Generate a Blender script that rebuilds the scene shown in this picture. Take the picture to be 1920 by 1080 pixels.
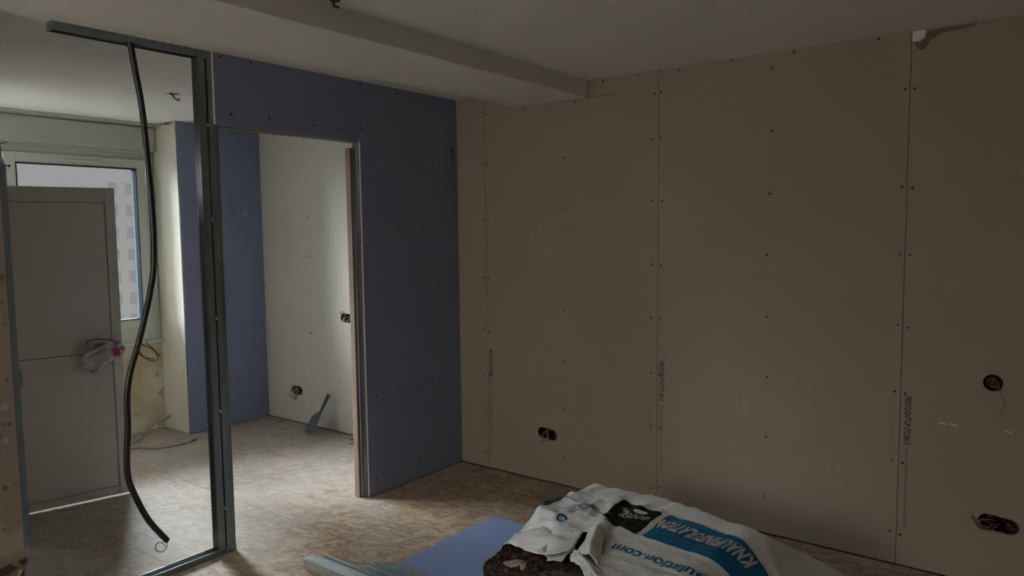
import bpy, bmesh, math, random
from mathutils import Vector, Matrix, noise
random.seed(7)
D = bpy.data
for o in list(D.objects): D.objects.remove(o, do_unlink=True)
SC = bpy.context.scene
COL = SC.collection
H = 2.404                       # room height

# ------------------------------------------------------------------ camera
cam = D.cameras.new('camera'); cam.sensor_width = 36.0; cam.sensor_fit = 'HORIZONTAL'
cam.lens = 1376.46 / 1920 * 36; cam.clip_start = .05; cam.clip_end = 300
co = D.objects.new('camera', cam); COL.objects.link(co)
r = Vector((0.79933824, 0.60077029, -0.0115517)); u = Vector((-0.03896318, 0.07100635, 0.99671459)); f = Vector((-0.59961675, 0.79626199, -0.08016602))
m = Matrix((r, u, -f)).transposed().to_4x4(); m.translation = Vector((3.20474, -3.67182, 1.56556))
co.matrix_world = m
SC.camera = co
# ------------------------------------------------------------------ light
SC.view_settings.view_transform = 'Standard'; SC.view_settings.look = 'None'
SC.view_settings.exposure = 0.16; SC.view_settings.gamma = 1.0; SC.view_settings.use_curve_mapping = False
W = D.worlds.new('sky'); SC.world = W; W.use_nodes = True
nt = W.node_tree; bg = nt.nodes['Background']
bg.inputs[0].default_value = (.96, .985, 1.0, 1); bg.inputs[1].default_value = .30
def sun(name, d, energy, ang, col):
    L = D.lights.new(name, 'SUN'); L.energy = energy; L.angle = math.radians(ang); L.color = col
    o = D.objects.new(name, L); COL.objects.link(o); o.rotation_euler = Vector(d).to_track_quat('-Z', 'Y').to_euler()
    return o
# broad overcast daylight coming through the street window of the far room
for az, en in ((-50, 60), (0, 28), (50, 44)):     # sectors of the bright overcast sky in front of the window
    a_ = math.radians(az); sun('overcast_sky', (math.cos(a_) * .84, math.sin(a_) * .84, -.54), en, 70, (.87, .97, 1.03))
# added area lamp standing in for daylight from an unseen rear window
# placed outside window_2 to fill the main room
L_ = D.lights.new('rear_fill_light', 'AREA'); L_.shape = 'RECTANGLE'; L_.size = 1.40; L_.size_y = 1.20; L_.energy = 27; L_.color = (1.0, .95, .88)
lo_ = D.objects.new('rear_fill_light', L_); COL.objects.link(lo_); lo_.location = (1.0, -5.80, 1.75); lo_.rotation_euler = (math.radians(82), 0, 0)

# ------------------------------------------------------------------ helpers
def link(o, parent=None):
    COL.objects.link(o)
    if parent is not None: o.parent = parent
    return o
def obj(name, bm, mats, parent=None, smooth=False, kind=None):
    me = D.meshes.new(name); bm.to_mesh(me); bm.free()
    if not isinstance(mats, (list, tuple)): mats = [mats]
    for mm in mats: me.materials.append(mm)
    if smooth:
        for p in me.polygons: p.use_smooth = True
    o = link(D.objects.new(name, me), parent)
    if kind: o['kind'] = kind
    return o
def tag(o, label=None, cat=None, group=None):
    if label: o['label'] = label
    if cat: o['category'] = cat
    if group: o['group'] = group
    return o
def thing(name, label, cat, group=None):
    return tag(link(D.objects.new(name, None)), label, cat, group)
def struct(name, bm, mats, parent=None):
    o = obj(name, bm, mats, parent)
    if parent is None: o['kind'] = 'structure'
    return o
def box(bm, a, b, mat=0, bev=0):
    a = Vector(a); b = Vector(b)
    lo = Vector([min(a[i], b[i]) for i in range(3)]); hi = Vector([max(a[i], b[i]) for i in range(3)])
    g = bmesh.ops.create_cube(bm, size=1)
    for v in g['verts']:
        v.co = Vector([(lo[i] + hi[i]) / 2 + v.co[i] * (hi[i] - lo[i]) for i in range(3)])
    fs = set(fc for v in g['verts'] for fc in v.link_faces)
    for fc in fs: fc.material_index = mat
    if bev:
        es = list(set(e for v in g['verts'] for e in v.link_edges))
        bmesh.ops.bevel(bm, geom=es, offset=bev, segments=2, affect='EDGES', profile=.5)
    return bm
def B(*boxes, bev=0):
    bm = bmesh.new()
    for a, b in boxes: box(bm, a, b, bev=bev)
    return bm
def tube(bm, pts, rad, n=8, caps=True, smooth_n=6):
    P = [Vector(p) for p in pts]
    if smooth_n > 1 and len(P) > 2:            # Catmull-Rom
        Q = [P[0] * 2 - P[1]] + P + [P[-1] * 2 - P[-2]]; R = []
        for i in range(1, len(Q) - 2):
            for k in range(smooth_n):
                t = k / smooth_n; a, b, c, d = Q[i - 1], Q[i], Q[i + 1], Q[i + 2]
                R.append(.5 * ((2 * b) + (c - a) * t + (2 * a - 5 * b + 4 * c - d) * t * t + (3 * b - a - 3 * c + d) * t ** 3))
        R.append(P[-1]); P = R
    rings = []; nrm = None
    for i, p in enumerate(P):
        t = (P[min(i + 1, len(P) - 1)] - P[max(i - 1, 0)]).normalized()
        if nrm is None:
            nrm = t.orthogonal().normalized()
        else:
            nrm = (nrm - t * nrm.dot(t)).normalized()
        bn = t.cross(nrm); rr = rad(i / (len(P) - 1)) if callable(rad) else rad
        rings.append([bm.verts.new(p + nrm * rr * math.cos(2 * math.pi * k / n) + bn * rr * math.sin(2 * math.pi * k / n)) for k in range(n)])
    for a, b in zip(rings, rings[1:]):
        for k in range(n): bm.faces.new((a[k], a[(k + 1) % n], b[(k + 1) % n], b[k]))
    if caps:
        bm.faces.new(rings[0][::-1]); bm.faces.new(rings[-1])
    return bm
def plate(outline, holes, fn, depth, edge_mat=0):
    """flat board with holes: outline in (a, b), fn maps (a, b, d) to the room, d runs 0..depth"""
    bm = bmesh.new(); es = []
    for loop in [outline] + holes:
        vs = [bm.verts.new((x, y, 0)) for x, y in loop]
        for i in range(len(vs)): es.append(bm.edges.new((vs[i], vs[(i + 1) % len(vs)])))
    bmesh.ops.triangle_fill(bm, edges=es, use_beauty=True, use_dissolve=False)
    top = list(bm.faces)
    g = bmesh.ops.extrude_face_region(bm, geom=top)
    nv = [e for e in g['geom'] if isinstance(e, bmesh.types.BMVert)]
    for v in nv: v.co.z = depth
    for fc in bm.faces:
        zs = [v.co.z for v in fc.verts]
        fc.material_index = edge_mat if (max(zs) - min(zs)) > depth * .5 else 0
    for v in bm.verts: v.co = Vector(fn(v.co.x, v.co.y, v.co.z))
    bmesh.ops.recalc_face_normals(bm, faces=bm.faces)
    return bm
def circle(cx, cy, rr, n=20): return [(cx + rr * math.cos(2 * math.pi * i / n), cy + rr * math.sin(2 * math.pi * i / n)) for i in range(n)]
def oblong(x0, y0, x1, y1, rr, n=10):
    d = math.atan2(y1 - y0, x1 - x0); P = []
    for i in range(n + 1):
        a = d + math.pi / 2 + math.pi * i / n; P.append((x0 + rr * math.cos(a), y0 + rr * math.sin(a)))
    for i in range(n + 1):
        a = d - math.pi / 2 + math.pi * i / n; P.append((x1 + rr * math.cos(a), y1 + rr * math.sin(a)))
    return P
def text_bm(s, shear=0.0, bold=0.0, space=1.0):
    """filled letters normalised to the unit square, baseline along +x"""
    c = D.curves.new('lettering', 'FONT'); c.body = s; c.shear = shear; c.offset = bold; c.space_character = space; c.resolution_u = 3; c.fill_mode = 'FRONT'
    o = D.objects.new('lettering', c); COL.objects.link(o)
    dg = bpy.context.evaluated_depsgraph_get()
    me = D.meshes.new_from_object(o.evaluated_get(dg)); D.objects.remove(o)
    bm = bmesh.new(); bm.from_mesh(me); D.meshes.remove(me)
    bmesh.ops.triangulate(bm, faces=bm.faces)
    xs = [v.co.x for v in bm.verts]; ys = [v.co.y for v in bm.verts]
    for v in bm.verts:
        v.co.x = (v.co.x - min(xs)) / (max(xs) - min(xs)); v.co.y = (v.co.y - min(ys)) / (max(ys) - min(ys)); v.co.z = 0
    return bm
def sm(a, b, v):
    q = min(1, max(0, (v - a) / (b - a))); return q * q * (3 - 2 * q)

# ------------------------------------------------------------------ materials
class N:
    def __init__(s, name, rough=.8, metal=0, spec=.5):
        s.m = D.materials.new(name); s.m.use_nodes = True; s.t = s.m.node_tree; s.b = s.t.nodes['Principled BSDF']
        s.b.inputs['Roughness'].default_value = rough; s.b.inputs['Metallic'].default_value = metal
        s.b.inputs['Specular IOR Level'].default_value = spec
    def n(s, ty, **k):
        x = s.t.nodes.new(ty)
        for a, v in k.items(): setattr(x, a, v)
        return x
    def l(s, a, b): s.t.links.new(a, b)
    def co(s): return s.n('ShaderNodeTexCoord').outputs['Object']
    def mp(s, v, sc=(1, 1, 1), rot=(0, 0, 0), loc=(0, 0, 0)):
        x = s.n('ShaderNodeMapping'); x.inputs['Scale'].default_value = sc; x.inputs['Rotation'].default_value = rot; x.inputs['Location'].default_value = loc
        s.l(v, x.inputs[0]); return x.outputs[0]
    def noise(s, v, sc, det=3, ro=.55):
        x = s.n('ShaderNodeTexNoise'); x.inputs['Scale'].default_value = sc; x.inputs['Detail'].default_value = det; x.inputs['Roughness'].default_value = ro
        s.l(v, x.inputs['Vector']); return x.outputs['Fac']
    def ramp(s, f, stops):
        x = s.n('ShaderNodeValToRGB'); e = x.color_ramp.elements
        while len(e) < len(stops): e.new(.5)
        for i, (p, c) in enumerate(stops):
            e[i].position = p; e[i].color = (c, c, c, 1) if not isinstance(c, tuple) else (*c, 1)
        s.l(f, x.inputs[0]); return x.outputs[0]
    def mix(s, f, a, b, mode='MIX'):
        x = s.n('ShaderNodeMix', data_type='RGBA', blend_type=mode)
        for i, v in ((0, f), (6, a), (7, b)):
            if isinstance(v, (int, float)): x.inputs[i].default_value = v
            elif isinstance(v, tuple): x.inputs[i].default_value = (*v, 1)
            else: s.l(v, x.inputs[i])
        return x.outputs[2]
    def math(s, op, a, b=0.0, c=None):
        x = s.n('ShaderNodeMath', operation=op)
        for i, v in enumerate([a, b] + ([c] if c is not None else [])):
            if isinstance(v, (int, float)): x.inputs[i].default_value = v
            else: s.l(v, x.inputs[i])
        return x.outputs[0]
    def col(s, c):
        if isinstance(c, tuple): s.b.inputs['Base Color'].default_value = (*c, 1)
        else: s.l(c, s.b.inputs['Base Color'])
    def bump(s, h, st=.2, dist=.002):
        x = s.n('ShaderNodeBump'); x.inputs['Strength'].default_value = st; x.inputs['Distance'].default_value = dist
        s.l(h, x.inputs['Height']); s.l(x.outputs[0], s.b.inputs['Normal'])
def plain(name, c, rough=.8, metal=0, var=.12, sc=8, bump=.0):
    k = N(name, rough, metal); v = k.co(); nf = k.noise(v, sc, 4)
    k.col(k.mix(nf, tuple(x * (1 - var) for x in c), tuple(min(1, x * (1 + var)) for x in c)))
    if bump: k.bump(k.noise(v, sc * 12, 3), bump)
    return k.m
def board_mat(name, c, scuff, patch=(.0, .0), var=.07):
    k = N(name, .85, 0, .3); v = k.co()
    a = k.noise(v, 1.3, 4, .6); b = k.noise(k.mp(v, (1, 1, 1), loc=(5, 3, 9)), 160, 2)
    base = k.mix(a, tuple(x * (1 - var) for x in c), tuple(x * (1 + var) for x in c))
    base = k.mix(k.math('MULTIPLY', b, .25), base, tuple(x * .8 for x in c))
    s1 = k.ramp(k.noise(k.mp(v, loc=(2, 7, 1)), 3.2, 5, .62), [(.60, 0.0), (.72, 1.0)])
    s2 = k.ramp(k.noise(k.mp(v, loc=(9, 2, 4)), 22, 4, .7), [(.5, 0.0), (.68, 1.0)])
    base = k.mix(k.math('MULTIPLY', k.math('MULTIPLY', s1, s2), scuff), base, (.75, .72, .66))
    k.col(base); k.bump(b, .05, .0005)
    return k.m
M = {}
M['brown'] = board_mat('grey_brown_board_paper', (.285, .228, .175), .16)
M['lilac'] = board_mat('lilac_board_paper', (.215, .230, .325), .35, var=.06)
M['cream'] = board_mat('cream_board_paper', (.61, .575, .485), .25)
M['gypsum'] = plain('gypsum_edge', (.50, .40, .35), .9)
M['plaster'] = plain('old_plaster', (.55, .50, .42), .9, bump=.3)
M['dark'] = plain('cavity', (.06, .045, .035), .95)
M['printed'] = plain('black_print', (.012, .012, .013), .8)
M['faint'] = plain('faint_print', (.17, .15, .14), .8)
M['screw'] = plain('phosphated_screw', (.02, .02, .02), .5, .6)
M['rubber'] = plain('black_conduit', (.012, .013, .014), .42)
M['wirered'] = plain('red_wire', (.20, .03, .02), .4)
M['wireblue'] = plain('blue_wire', (.05, .12, .2), .4)
M['wirebrown'] = plain('brown_wire', (.16, .07, .03), .4)
M['wiregrey'] = plain('grey_cable', (.26, .26, .25), .5)
M['green'] = plain('green_sleeve', (.02, .2, .13), .5)
M['pvc'] = plain('window_plastic', (.50, .52, .44), .45, var=.03)
M['pvcb'] = plain('shutter_box_plastic', (.43, .44, .36), .5, var=.04)
kg = N('window_gasket', .95, 0, .03); kg.col((.020, .028, .033)); M['gasket'] = kg.m
M['boxclr'] = plain('socket_box', (.5, .28, .12), .5)
M['paper'] = plain('torn_paper_core', (.17, .10, .065), .95)
M['skim'] = plain('plaster_dab', (.62, .58, .52), .9)

def ceiling_mat():
    k = N('painted_ceiling', .8, 0, .3); v = k.co(); a = k.noise(v, .7, 3); b = k.noise(v, 5, 5, .6)
    c = k.mix(a, (.74, .71, .65), (.82, .79, .725)); c = k.mix(k.math('MULTIPLY', k.ramp(b, [(.55, 0.0), (.8, 1.0)]), .3), c, (.48, .47, .40))
    k.col(c); k.bump(k.noise(v, 60, 3), .08, .001); return k.m
M['ceil'] = ceiling_mat(); M['whitewash'] = plain('whitewashed_wall', (.80, .77, .70), .9)
def galv(name='galvanised_steel', q=1.0):
    k = N(name, .38, .9, .5); v = k.co(); a = k.n('ShaderNodeTexVoronoi'); a.inputs['Scale'].default_value = 70; k.l(k.mp(v, (1, 1, .5)), a.inputs[0])
    k.col(k.mix(k.noise(v, 25, 3), k.mix(.35, tuple(q * c for c in (.24, .27, .285)), a.outputs['Color'], 'SOFT_LIGHT'), tuple(q * c for c in (.30, .335, .35))))
    k.l(k.ramp(k.noise(v, 12, 3), [(.3, .32), (.8, .52)]), k.b.inputs['Roughness']); return k.m
M['galv'] = galv(); M['galvlit'] = galv('lit_galvanised_steel', 2.3)  # same steel twice: darker for shaded studs, brighter for window-lit floor profiles
def osb():
    k = N('osb_strand_board', .55, 0, .22); v = k.n('ShaderNodeNewGeometry').outputs['Position']
    vn = k.n('ShaderNodeTexNoise'); vn.inputs['Scale'].default_value = 7; vn.inputs['Detail'].default_value = 3; k.l(v, vn.inputs['Vector'])
    off = k.n('ShaderNodeVectorMath', operation='MULTIPLY_ADD'); k.l(vn.outputs['Color'], off.inputs[0]); off.inputs[1].default_value = (.05, .05, 0); k.l(v, off.inputs[2])
    base = None; hs = None
    for i, (ang, sx, sy) in enumerate([(.25, 9, 42), (1.2, 10, 38), (-.6, 11, 46), (1.9, 9, 40), (-.15, 14, 55)]):
        vo = k.n('ShaderNodeTexVoronoi'); vo.inputs['Scale'].default_value = 1; vo.inputs['Randomness'].default_value = 1
        k.l(k.mp(k.mp(off.outputs[0], rot=(0, 0, ang)), (sx, sy, 1), loc=(i * 3.1, i * 1.7, 0)), vo.inputs[0])
        sep = k.n('ShaderNodeSeparateColor'); k.l(vo.outputs['Color'], sep.inputs[0])
        tone = k.ramp(sep.outputs[0], [(0, (.17, .088, .042)), (.35, (.27, .162, .085)), (.7, (.36, .24, .14)), (1, (.45, .335, .215))])
        sel = k.ramp(sep.outputs[1], [(.52, 0.0), (.56, 1.0)])
        fib = k.noise(k.mp(k.mp(off.outputs[0], rot=(0, 0, ang)), (sx * 2, sy * 7, 1)), 1, 3)
        tone = k.mix(k.math('MULTIPLY', k.ramp(fib, [(.5, 0.0), (.8, 1.0)]), .45), tone, (.24, .15, .09))
        base = tone if base is None else k.mix(sel, base, tone)
        h = k.math('MULTIPLY', sep.outputs[2], .6); hs = h if hs is None else k.mix(sel, hs, h)
    # dust of plaster trodden over the boards
    d = k.noise(v, 2.2, 5, .65)
    sx = k.n('ShaderNodeSeparateXYZ'); k.l(v, sx.inputs[0])      # heavier in the far room: window light on its floor put into the dust
    far_lit_dust = k.ramp(k.math('ADD', sx.outputs[0], k.math('MULTIPLY', k.noise(v, 1.7, 4), 1.2)), [(.35, .42), (1.0, 0.0)])
    far_lit_dust = k.math('MULTIPLY', far_lit_dust, k.ramp(k.noise(v, 13, 5, .65), [(.2, .55), (.75, 1.0)]))
    base = k.mix(k.math('ADD', k.ramp(d, [(.36, .05), (.68, .38)]), far_lit_dust), base, (.45, .43, .40))
    k.col(base); k.bump(hs, .25, .0015)
    k.l(k.ramp(d, [(.3, .56), (.7, .72)]), k.b.inputs['Roughness']); return k.m
M['osb'] = osb()
def wood():
    k = N('sawn_timber', .7); v = k.co()
    g = k.noise(k.mp(v, (60, 60, 2.2)), 1, 4, .6)
    k.col(k.ramp(g, [(.3, (.16, .095, .06)), (.6, (.25, .165, .11)), (.8, (.31, .21, .145))])); k.bump(g, .15); return k.m
M['wood'] = wood()
def doorm():
    k = N('grey_painted_door', .6); v = k.co(); a = k.noise(v, 2.5, 4); s = k.noise(k.mp(v, (3, 3, 60), (.5, .3, 0)), 3, 4, .7)
    c = k.mix(a, (.54, .50, .43), (.64, .60, .53)); c = k.mix(k.math('MULTIPLY', k.ramp(s, [(.62, 0.0), (.7, 1.0)]), .25), c, (.25, .2, .16))
    k.col(c); return k.m
M['door'] = doorm()
def wallpaper():
    k = N('floral_wallpaper', .85); g = k.n('ShaderNodeNewGeometry').outputs['Position']
    sx = k.n('ShaderNodeSeparateXYZ'); k.l(g, sx.inputs[0]); cb = k.n('ShaderNodeCombineXYZ'); k.l(sx.outputs[1], cb.inputs[0]); k.l(sx.outputs[2], cb.inputs[1])
    v = cb.outputs[0]
    st = k.noise(k.mp(v, (4, 90, 1), (0, 0, .35)), 3, 3)
    base = k.mix(st, (.20, .15, .11), (.31, .24, .185))
    def flowers(sc, R, pet, colr, loc, base, thr):
        vo = k.n('ShaderNodeTexVoronoi'); vo.inputs['Scale'].default_value = sc; vo.inputs['Randomness'].default_value = .8
        mv = k.mp(v, loc=loc); k.l(mv, vo.inputs[0])
        sc_ = k.n('ShaderNodeVectorMath', operation='SUBTRACT')
        k.l(mv, sc_.inputs[0]); k.l(vo.outputs['Position'], sc_.inputs[1])
        s = k.n('ShaderNodeSeparateXYZ'); k.l(sc_.outputs[0], s.inputs[0])
        an = k.math('ARCTAN2', s.outputs[1], s.outputs[0]); ln = k.n('ShaderNodeVectorMath', operation='LENGTH'); k.l(sc_.outputs[0], ln.inputs[0])
        rad = k.math('MULTIPLY_ADD', k.math('ABSOLUTE', k.math('COSINE', k.math('MULTIPLY', an, pet / 2))), R * .75, R * .25)
        mask = k.ramp(k.math('DIVIDE', ln.outputs['Value'], rad), [(.85, 1.0), (1.0, 0.0)])
        sep = k.n('ShaderNodeSeparateColor'); k.l(vo.outputs['Color'], sep.inputs[0])
        mask = k.math('MULTIPLY', mask, k.ramp(sep.outputs[0], [(thr, 0.0), (thr + .03, 1.0)]))
        return k.mix(mask, base, colr)
    base = flowers(16, .017, 5, (.36, .30, .25), (0, 0, 0), base, .25)
    base = flowers(26, .013, 6, (.085, .055, .04), (.3, .2, 0), base, .45)
    base = flowers(31, .011, 5, (.17, .10, .075), (.7, .5, 0), base, .35)
    z = sx.outputs[2]; wob = k.math('MULTIPLY', k.noise(v, 9, 5, .6), .22)
    low = k.ramp(k.math('ADD', z, wob), [(.545, 1.0), (.555, 0.0)])
    pl = k.mix(k.noise(v, 14, 4), (.29, .23, .17), (.35, .29, .25))
    pl = k.mix(k.ramp(k.math('ADD', z, wob), [(.38, 1.0), (.47, 0.0)]), pl, (.22, .145, .08))
    base = k.mix(low, base, pl)
    k.col(base); k.bump(st, .1); return k.m
M['wallpaper'] = wallpaper()
def stained():
    k = N('stained_plaster', .9); v = k.co(); a = k.noise(v, 3, 6, .65); b = k.noise(k.mp(v, loc=(4, 4, 4)), 9, 5, .7)
    c = k.mix(k.ramp(a, [(.4, 0.0), (.62, 1.0)]), (.62, .58, .44), (.46, .37, .22)); c = k.mix(k.ramp(b, [(.58, 0.0), (.66, .7)]), c, (.24, .15, .08))
    k.col(c); k.bump(b, .4, .004); return k.m
M['stained'] = stained()
def film():
    k = N('white_plastic_film', .34, 0, .5); v = k.co(); a = k.noise(v, 6, 4)
    k.col(k.mix(a, (.66, .68, .69), (.76, .78, .79)))
    k.bump(k.math('ADD', k.noise(k.mp(v, (1, 1.6, 1)), 45, 4, .6), k.noise(v, 14, 4)), .35, .004); return k.m
M['film'] = film()
def ink(name, c, sp=.22):
    k = N(name, .42, 0, sp); v = k.co(); k.col(k.mix(k.noise(v, 7, 4), tuple(x * .85 for x in c), tuple(x * 1.1 for x in c)))
    k.bump(k.math('ADD', k.noise(v, 45, 4, .6), k.noise(v, 14, 4)), .3, .004); return k.m
M['inkblack'] = ink('dark_green_ink', (.004, .011, .011), .10); M['inkblue'] = ink('blue_ink', (.0, .135, .31)); M['inkwhite'] = ink('white_ink', (.58, .58, .57)); M['inkgreen'] = ink('teal_ink', (.02, .08, .08))
def wool():
    k = N('brown_mineral_wool', .98, 0, .1); v = k.co(); a = k.noise(k.mp(v, (1, 1, 3)), 26, 6, .75); b = k.noise(v, 5, 4)
    k.col(k.mix(k.math('MULTIPLY', b, .5), k.ramp(a, [(.38, (.008, .005, .004)), (.52, (.050, .031, .025)), (.66, (.21, .15, .125))]), (.05, .03, .022)))
    k.bump(a, .9, .012); return k.m
M['wool'] = wool()
M['tuft'] = plain('pale_wool', (.34, .27, .23), .98, var=.3, sc=30, bump=.6)
def glass():
    k = N('window_glass', .02); t = k.t
    tr = k.n('ShaderNodeBsdfTransparent'); gl = k.n('ShaderNodeBsdfGlossy'); gl.inputs['Roughness'].default_value = .03; fr = k.n('ShaderNodeFresnel'); fr.inputs[0].default_value = 1.45
    mx = k.n('ShaderNodeMixShader'); k.l(fr.outputs[0], mx.inputs[0]); k.l(tr.outputs[0], mx.inputs[1]); k.l(gl.outputs[0], mx.inputs[2])
    k.l(mx.outputs[0], t.nodes['Material Output'].inputs[0]); t.nodes.remove(k.b); return k.m
M['glass'] = glass()
M['bagfilm'] = plain('thin_grey_plastic', (.56, .49, .49), .3, var=.12, sc=20)
M['pink'] = plain('pink_label', (.42, .02, .10), .5)
M['facade'] = plain('pale_facade', (.88, .87, .86), .9, var=.03)
M['facadewin'] = plain('facade_window', (.70, .63, .65), .6)
M['concrete'] = plain('mortar', (.34, .29, .24), .95, var=.25, bump=.5)

# ================================================================== SETTING
X0, X1, Y0 = -2.62, 4.9, -5.4
floor = struct('floor', B(((X0 - .2, Y0 - .1, -.2), (X1 + .1, .16, -.018))), M['dark'])
def osb_panel(x0, y0, x1, y1):
    dz = random.uniform(-.0006, .0006); g = .0013
    bm = B(((x0 + g, y0 + g, -.018), (x1 - g, y1 - g, dz)))
    return obj('osb_panel', bm, M['osb'], floor)
rows = [(-.625, .0), (-1.30, -.625), (-1.975, -1.30), (-2.65, -1.975), (-3.325, -2.65), (-4.0, -3.325), (-4.675, -4.0), (-5.4, -4.675)]
starts = [-2.30, -1.14, -1.30, -.35, -2.1, -.7, -1.6, -.3]
for (a, b), s in zip(rows, starts):
    xs = [X0]; x = s
    while x < X1: xs.append(x); x += 2.5
    xs.append(X1)
    for p, q in zip(xs, xs[1:]):
        if q - p > .02: osb_panel(p, a, q, b)

ceiling = struct('ceiling', B(((X0 - .2, Y0 - .1, H), (X1 + .1, .16, H + .15))), M['ceil'])
obj('ceiling_beam', B(((.49, Y0, 2.306), (.997, -.0, H + .01)), bev=.003), M['ceil'], ceiling)

# ---- right wall: boards on a lining, continuing behind the partition
wall_right = struct('wall_right', B(((X0 - .2, .055, -.018), (X1 + .1, .16, H + .01))), M['dark'])
fy = lambda a, b, d: (a, d, b)
ED = .0014
def brown_panel(x0, x1, z0, z1, holes, mat='brown', out=None):
    o = out or [(x0 + ED, z0), (x1 - ED, z0), (x1 - ED, z1), (x0 + ED, z1)]
    return obj('plasterboard', plate(o, holes, fy, .0125, 1), [M[mat], M['gypsum']], wall_right)
h1 = oblong(.662, .307, .738, .300, .034)
p1 = brown_panel(-.0, .2362, .006, H, [])
p2 = brown_panel(.2362, 1.4362, .006, H, [h1], out=[(.2376, .006), (1.4348, .006), (1.4348, H), (.998, H), (.998, 2.3085), (1.34, 2.3055), (.998, 2.3050), (.2376, 2.3050)] )
obj('plasterboard', plate([(.2376, 2.306), (.490, 2.306), (.490, H), (.2376, H)], [], fy, .0125, 1), [M['brown'], M['gypsum']], wall_right)
p3 = brown_panel(1.4362, 2.6362, .006, H, [])
p4 = brown_panel(2.6362, 3.8362, .006, H, [circle(2.984, .892, .036), oblong(2.985, .288, 3.065, .280, .034)])
p5 = brown_panel(3.8362, X1, .006, H, [])
c1 = brown_panel(-2.171, -.99, .006, H, [oblong(-1.815, .270, -1.74, .268, .036), oblong(-1.172, .905, -1.10, .902, .034)], 'cream')
c2 = brown_panel(-.99, -.074, .006, H, [], 'cream')

SCR = [(0.828, 1.979), (0.822, 1.683), (0.823, 1.38), (0.825, 1.077), (0.823, 0.767), (0.821, 0.476), (0.823, 0.173), (1.412, 2.282), (1.403, 2.04), (1.402, 1.708), (1.403, 1.362), (1.398, 1.071), (1.399, 0.762), (1.397, 0.463), (1.402, 0.107), (1.452, 2.283), (1.45, 2.045), (1.46, 1.707), (1.455, 1.357), (1.452, 1.068), (1.45, 0.754), (1.452, 0.456), (1.45, 0.119), (0.219, 2.304), (0.221, 1.979), (0.219, 1.623), (0.217, 1.256), (0.21, 0.919), (0.209, 0.617), (0.209, 0.39), (0.204, 0.1), (0.253, 2.29), (0.256, 1.973), (0.254, 1.616), (0.256, 1.254), (0.25, 0.908), (0.254, 0.622), (0.254, 0.393), (0.25, 0.101), (2.034, 2.331), (2.041, 2.029), (2.034, 1.724), (2.028, 1.423), (2.03, 1.114), (2.035, 0.812), (2.035, 0.504), (2.032, 0.196), (2.617, 2.158), (2.616, 1.733), (2.616, 1.432), (2.616, 1.115), (2.612, 0.809), (2.61, 0.489), (2.61, 0.156), (2.654, 2.157), (2.658, 1.726), (2.656, 1.43), (2.659, 1.105), (2.654, 0.804), (2.653, 0.483), (2.653, 0.148), (1.097, 2.387), (1.313, 2.391), (1.552, 2.387), (1.835, 2.393), (2.138, 2.391), (2.506, 2.392), (2.847, 2.390), (0.549, 2.286), (0.732, 2.282), (0.91, 2.29), (3.25, 1.9), (3.25, 1.5), (3.25, 1.1)]
SCF = [(-1.577, 2.287), (-1.573, 1.981), (-1.583, 1.674), (-1.563, 1.673), (-1.553, 1.371), (-1.566, 1.371), (-1.569, 1.066), (-1.559, 0.756), (-1.572, 0.755), (-1.574, 0.462), (-1.59, .17), (-2.155, 2.318), (-2.155, 1.875), (-2.15, 1.529), (-2.147, 1.099)]
def screws(parent, pts, fn, rr, dirn):
    bm = bmesh.new()
    for a, b in pts:
        c = Vector(fn(a, b)); rim = []; n = 8
        t1 = Vector((0, 0, 1)); t2 = Vector(dirn).cross(t1)
        q = rr * random.uniform(.85, 1.15)
        top = [bm.verts.new(c + Vector(dirn) * .0006 + (t1 * math.cos(2 * math.pi * i / n) + t2 * math.sin(2 * math.pi * i / n)) * q) for i in range(n)]
        mid = bm.verts.new(c - Vector(dirn) * .0)
        bas = [bm.verts.new(v.co - Vector(dirn) * .001) for v in top]
        for i in range(n):
            bm.faces.new((top[i], top[(i + 1) % n], mid)); bm.faces.new((top[i], bas[i], bas[(i + 1) % n], top[(i + 1) % n]))
    return obj('screw_heads', bm, M['screw'], parent, kind='stuff')
screws(wall_right, SCR, lambda a, b: (a, 0, b), .0058, (0, -1, 0))
screws(wall_right, SCF, lambda a, b: (a, 0, b), .0055, (0, -1, 0))

def wall_print(parent, s, x_top, x_base, z0, z1, mat, shear=.25, bold=.0, plane='y', name='printed_text'):
    """a line printed down the board: starts at z0, runs down to z1, letter tops at x_top"""
    bm = text_bm(s, shear, bold)
    for v in bm.verts:
        uu, vv = v.co.x, v.co.y
        a = x_base + (x_top - x_base) * vv; z = z0 + (z1 - z0) * uu
        v.co = Vector((a, -.0005, z)) if plane == 'y' else Vector((.0005, a, z))
    g = bmesh.ops.recalc_face_normals(bm, faces=bm.faces)
    return obj(name, bm, M[mat], parent)
T1, T2, T3 = "PREGYLIGHT UP STD BA13", "Jusqu'à 4,5kg plus légère qu'une plaque BA13 STD", "Fabriqué en France avec 99% de matériaux recyclés"
for par, x, z0, zm, z1, fx in ((p2, .262, .793, .598, .181, .207), (p3, 1.462, .833, .612, .219, 1.399), (p4, 2.668, .796, .570, .182, 2.608)):
    wall_print(par, T1, x + .0135, x - .0135, z0, zm, 'printed', .25, .022)
    wall_print(par, T2, x + .008, x - .008, zm - .02, z1, 'printed', .25)
wall_print(p1, T3, .209 + .006, .209 - .006, .803, .378, 'faint')
wall_print(p2, T3, 1.399 + .006, 1.399 - .006, .759, .397, 'faint')
wall_print(p3, T3, 2.607 + .006, 2.607 - .006, .800, .445, 'faint')
wall_print(c1, T1, -2.125, -2.149, .824, .598, 'faint', .25, .01)
wall_print(c1, T2, -2.130, -2.146, .578, .204, 'faint', .25)
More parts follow.
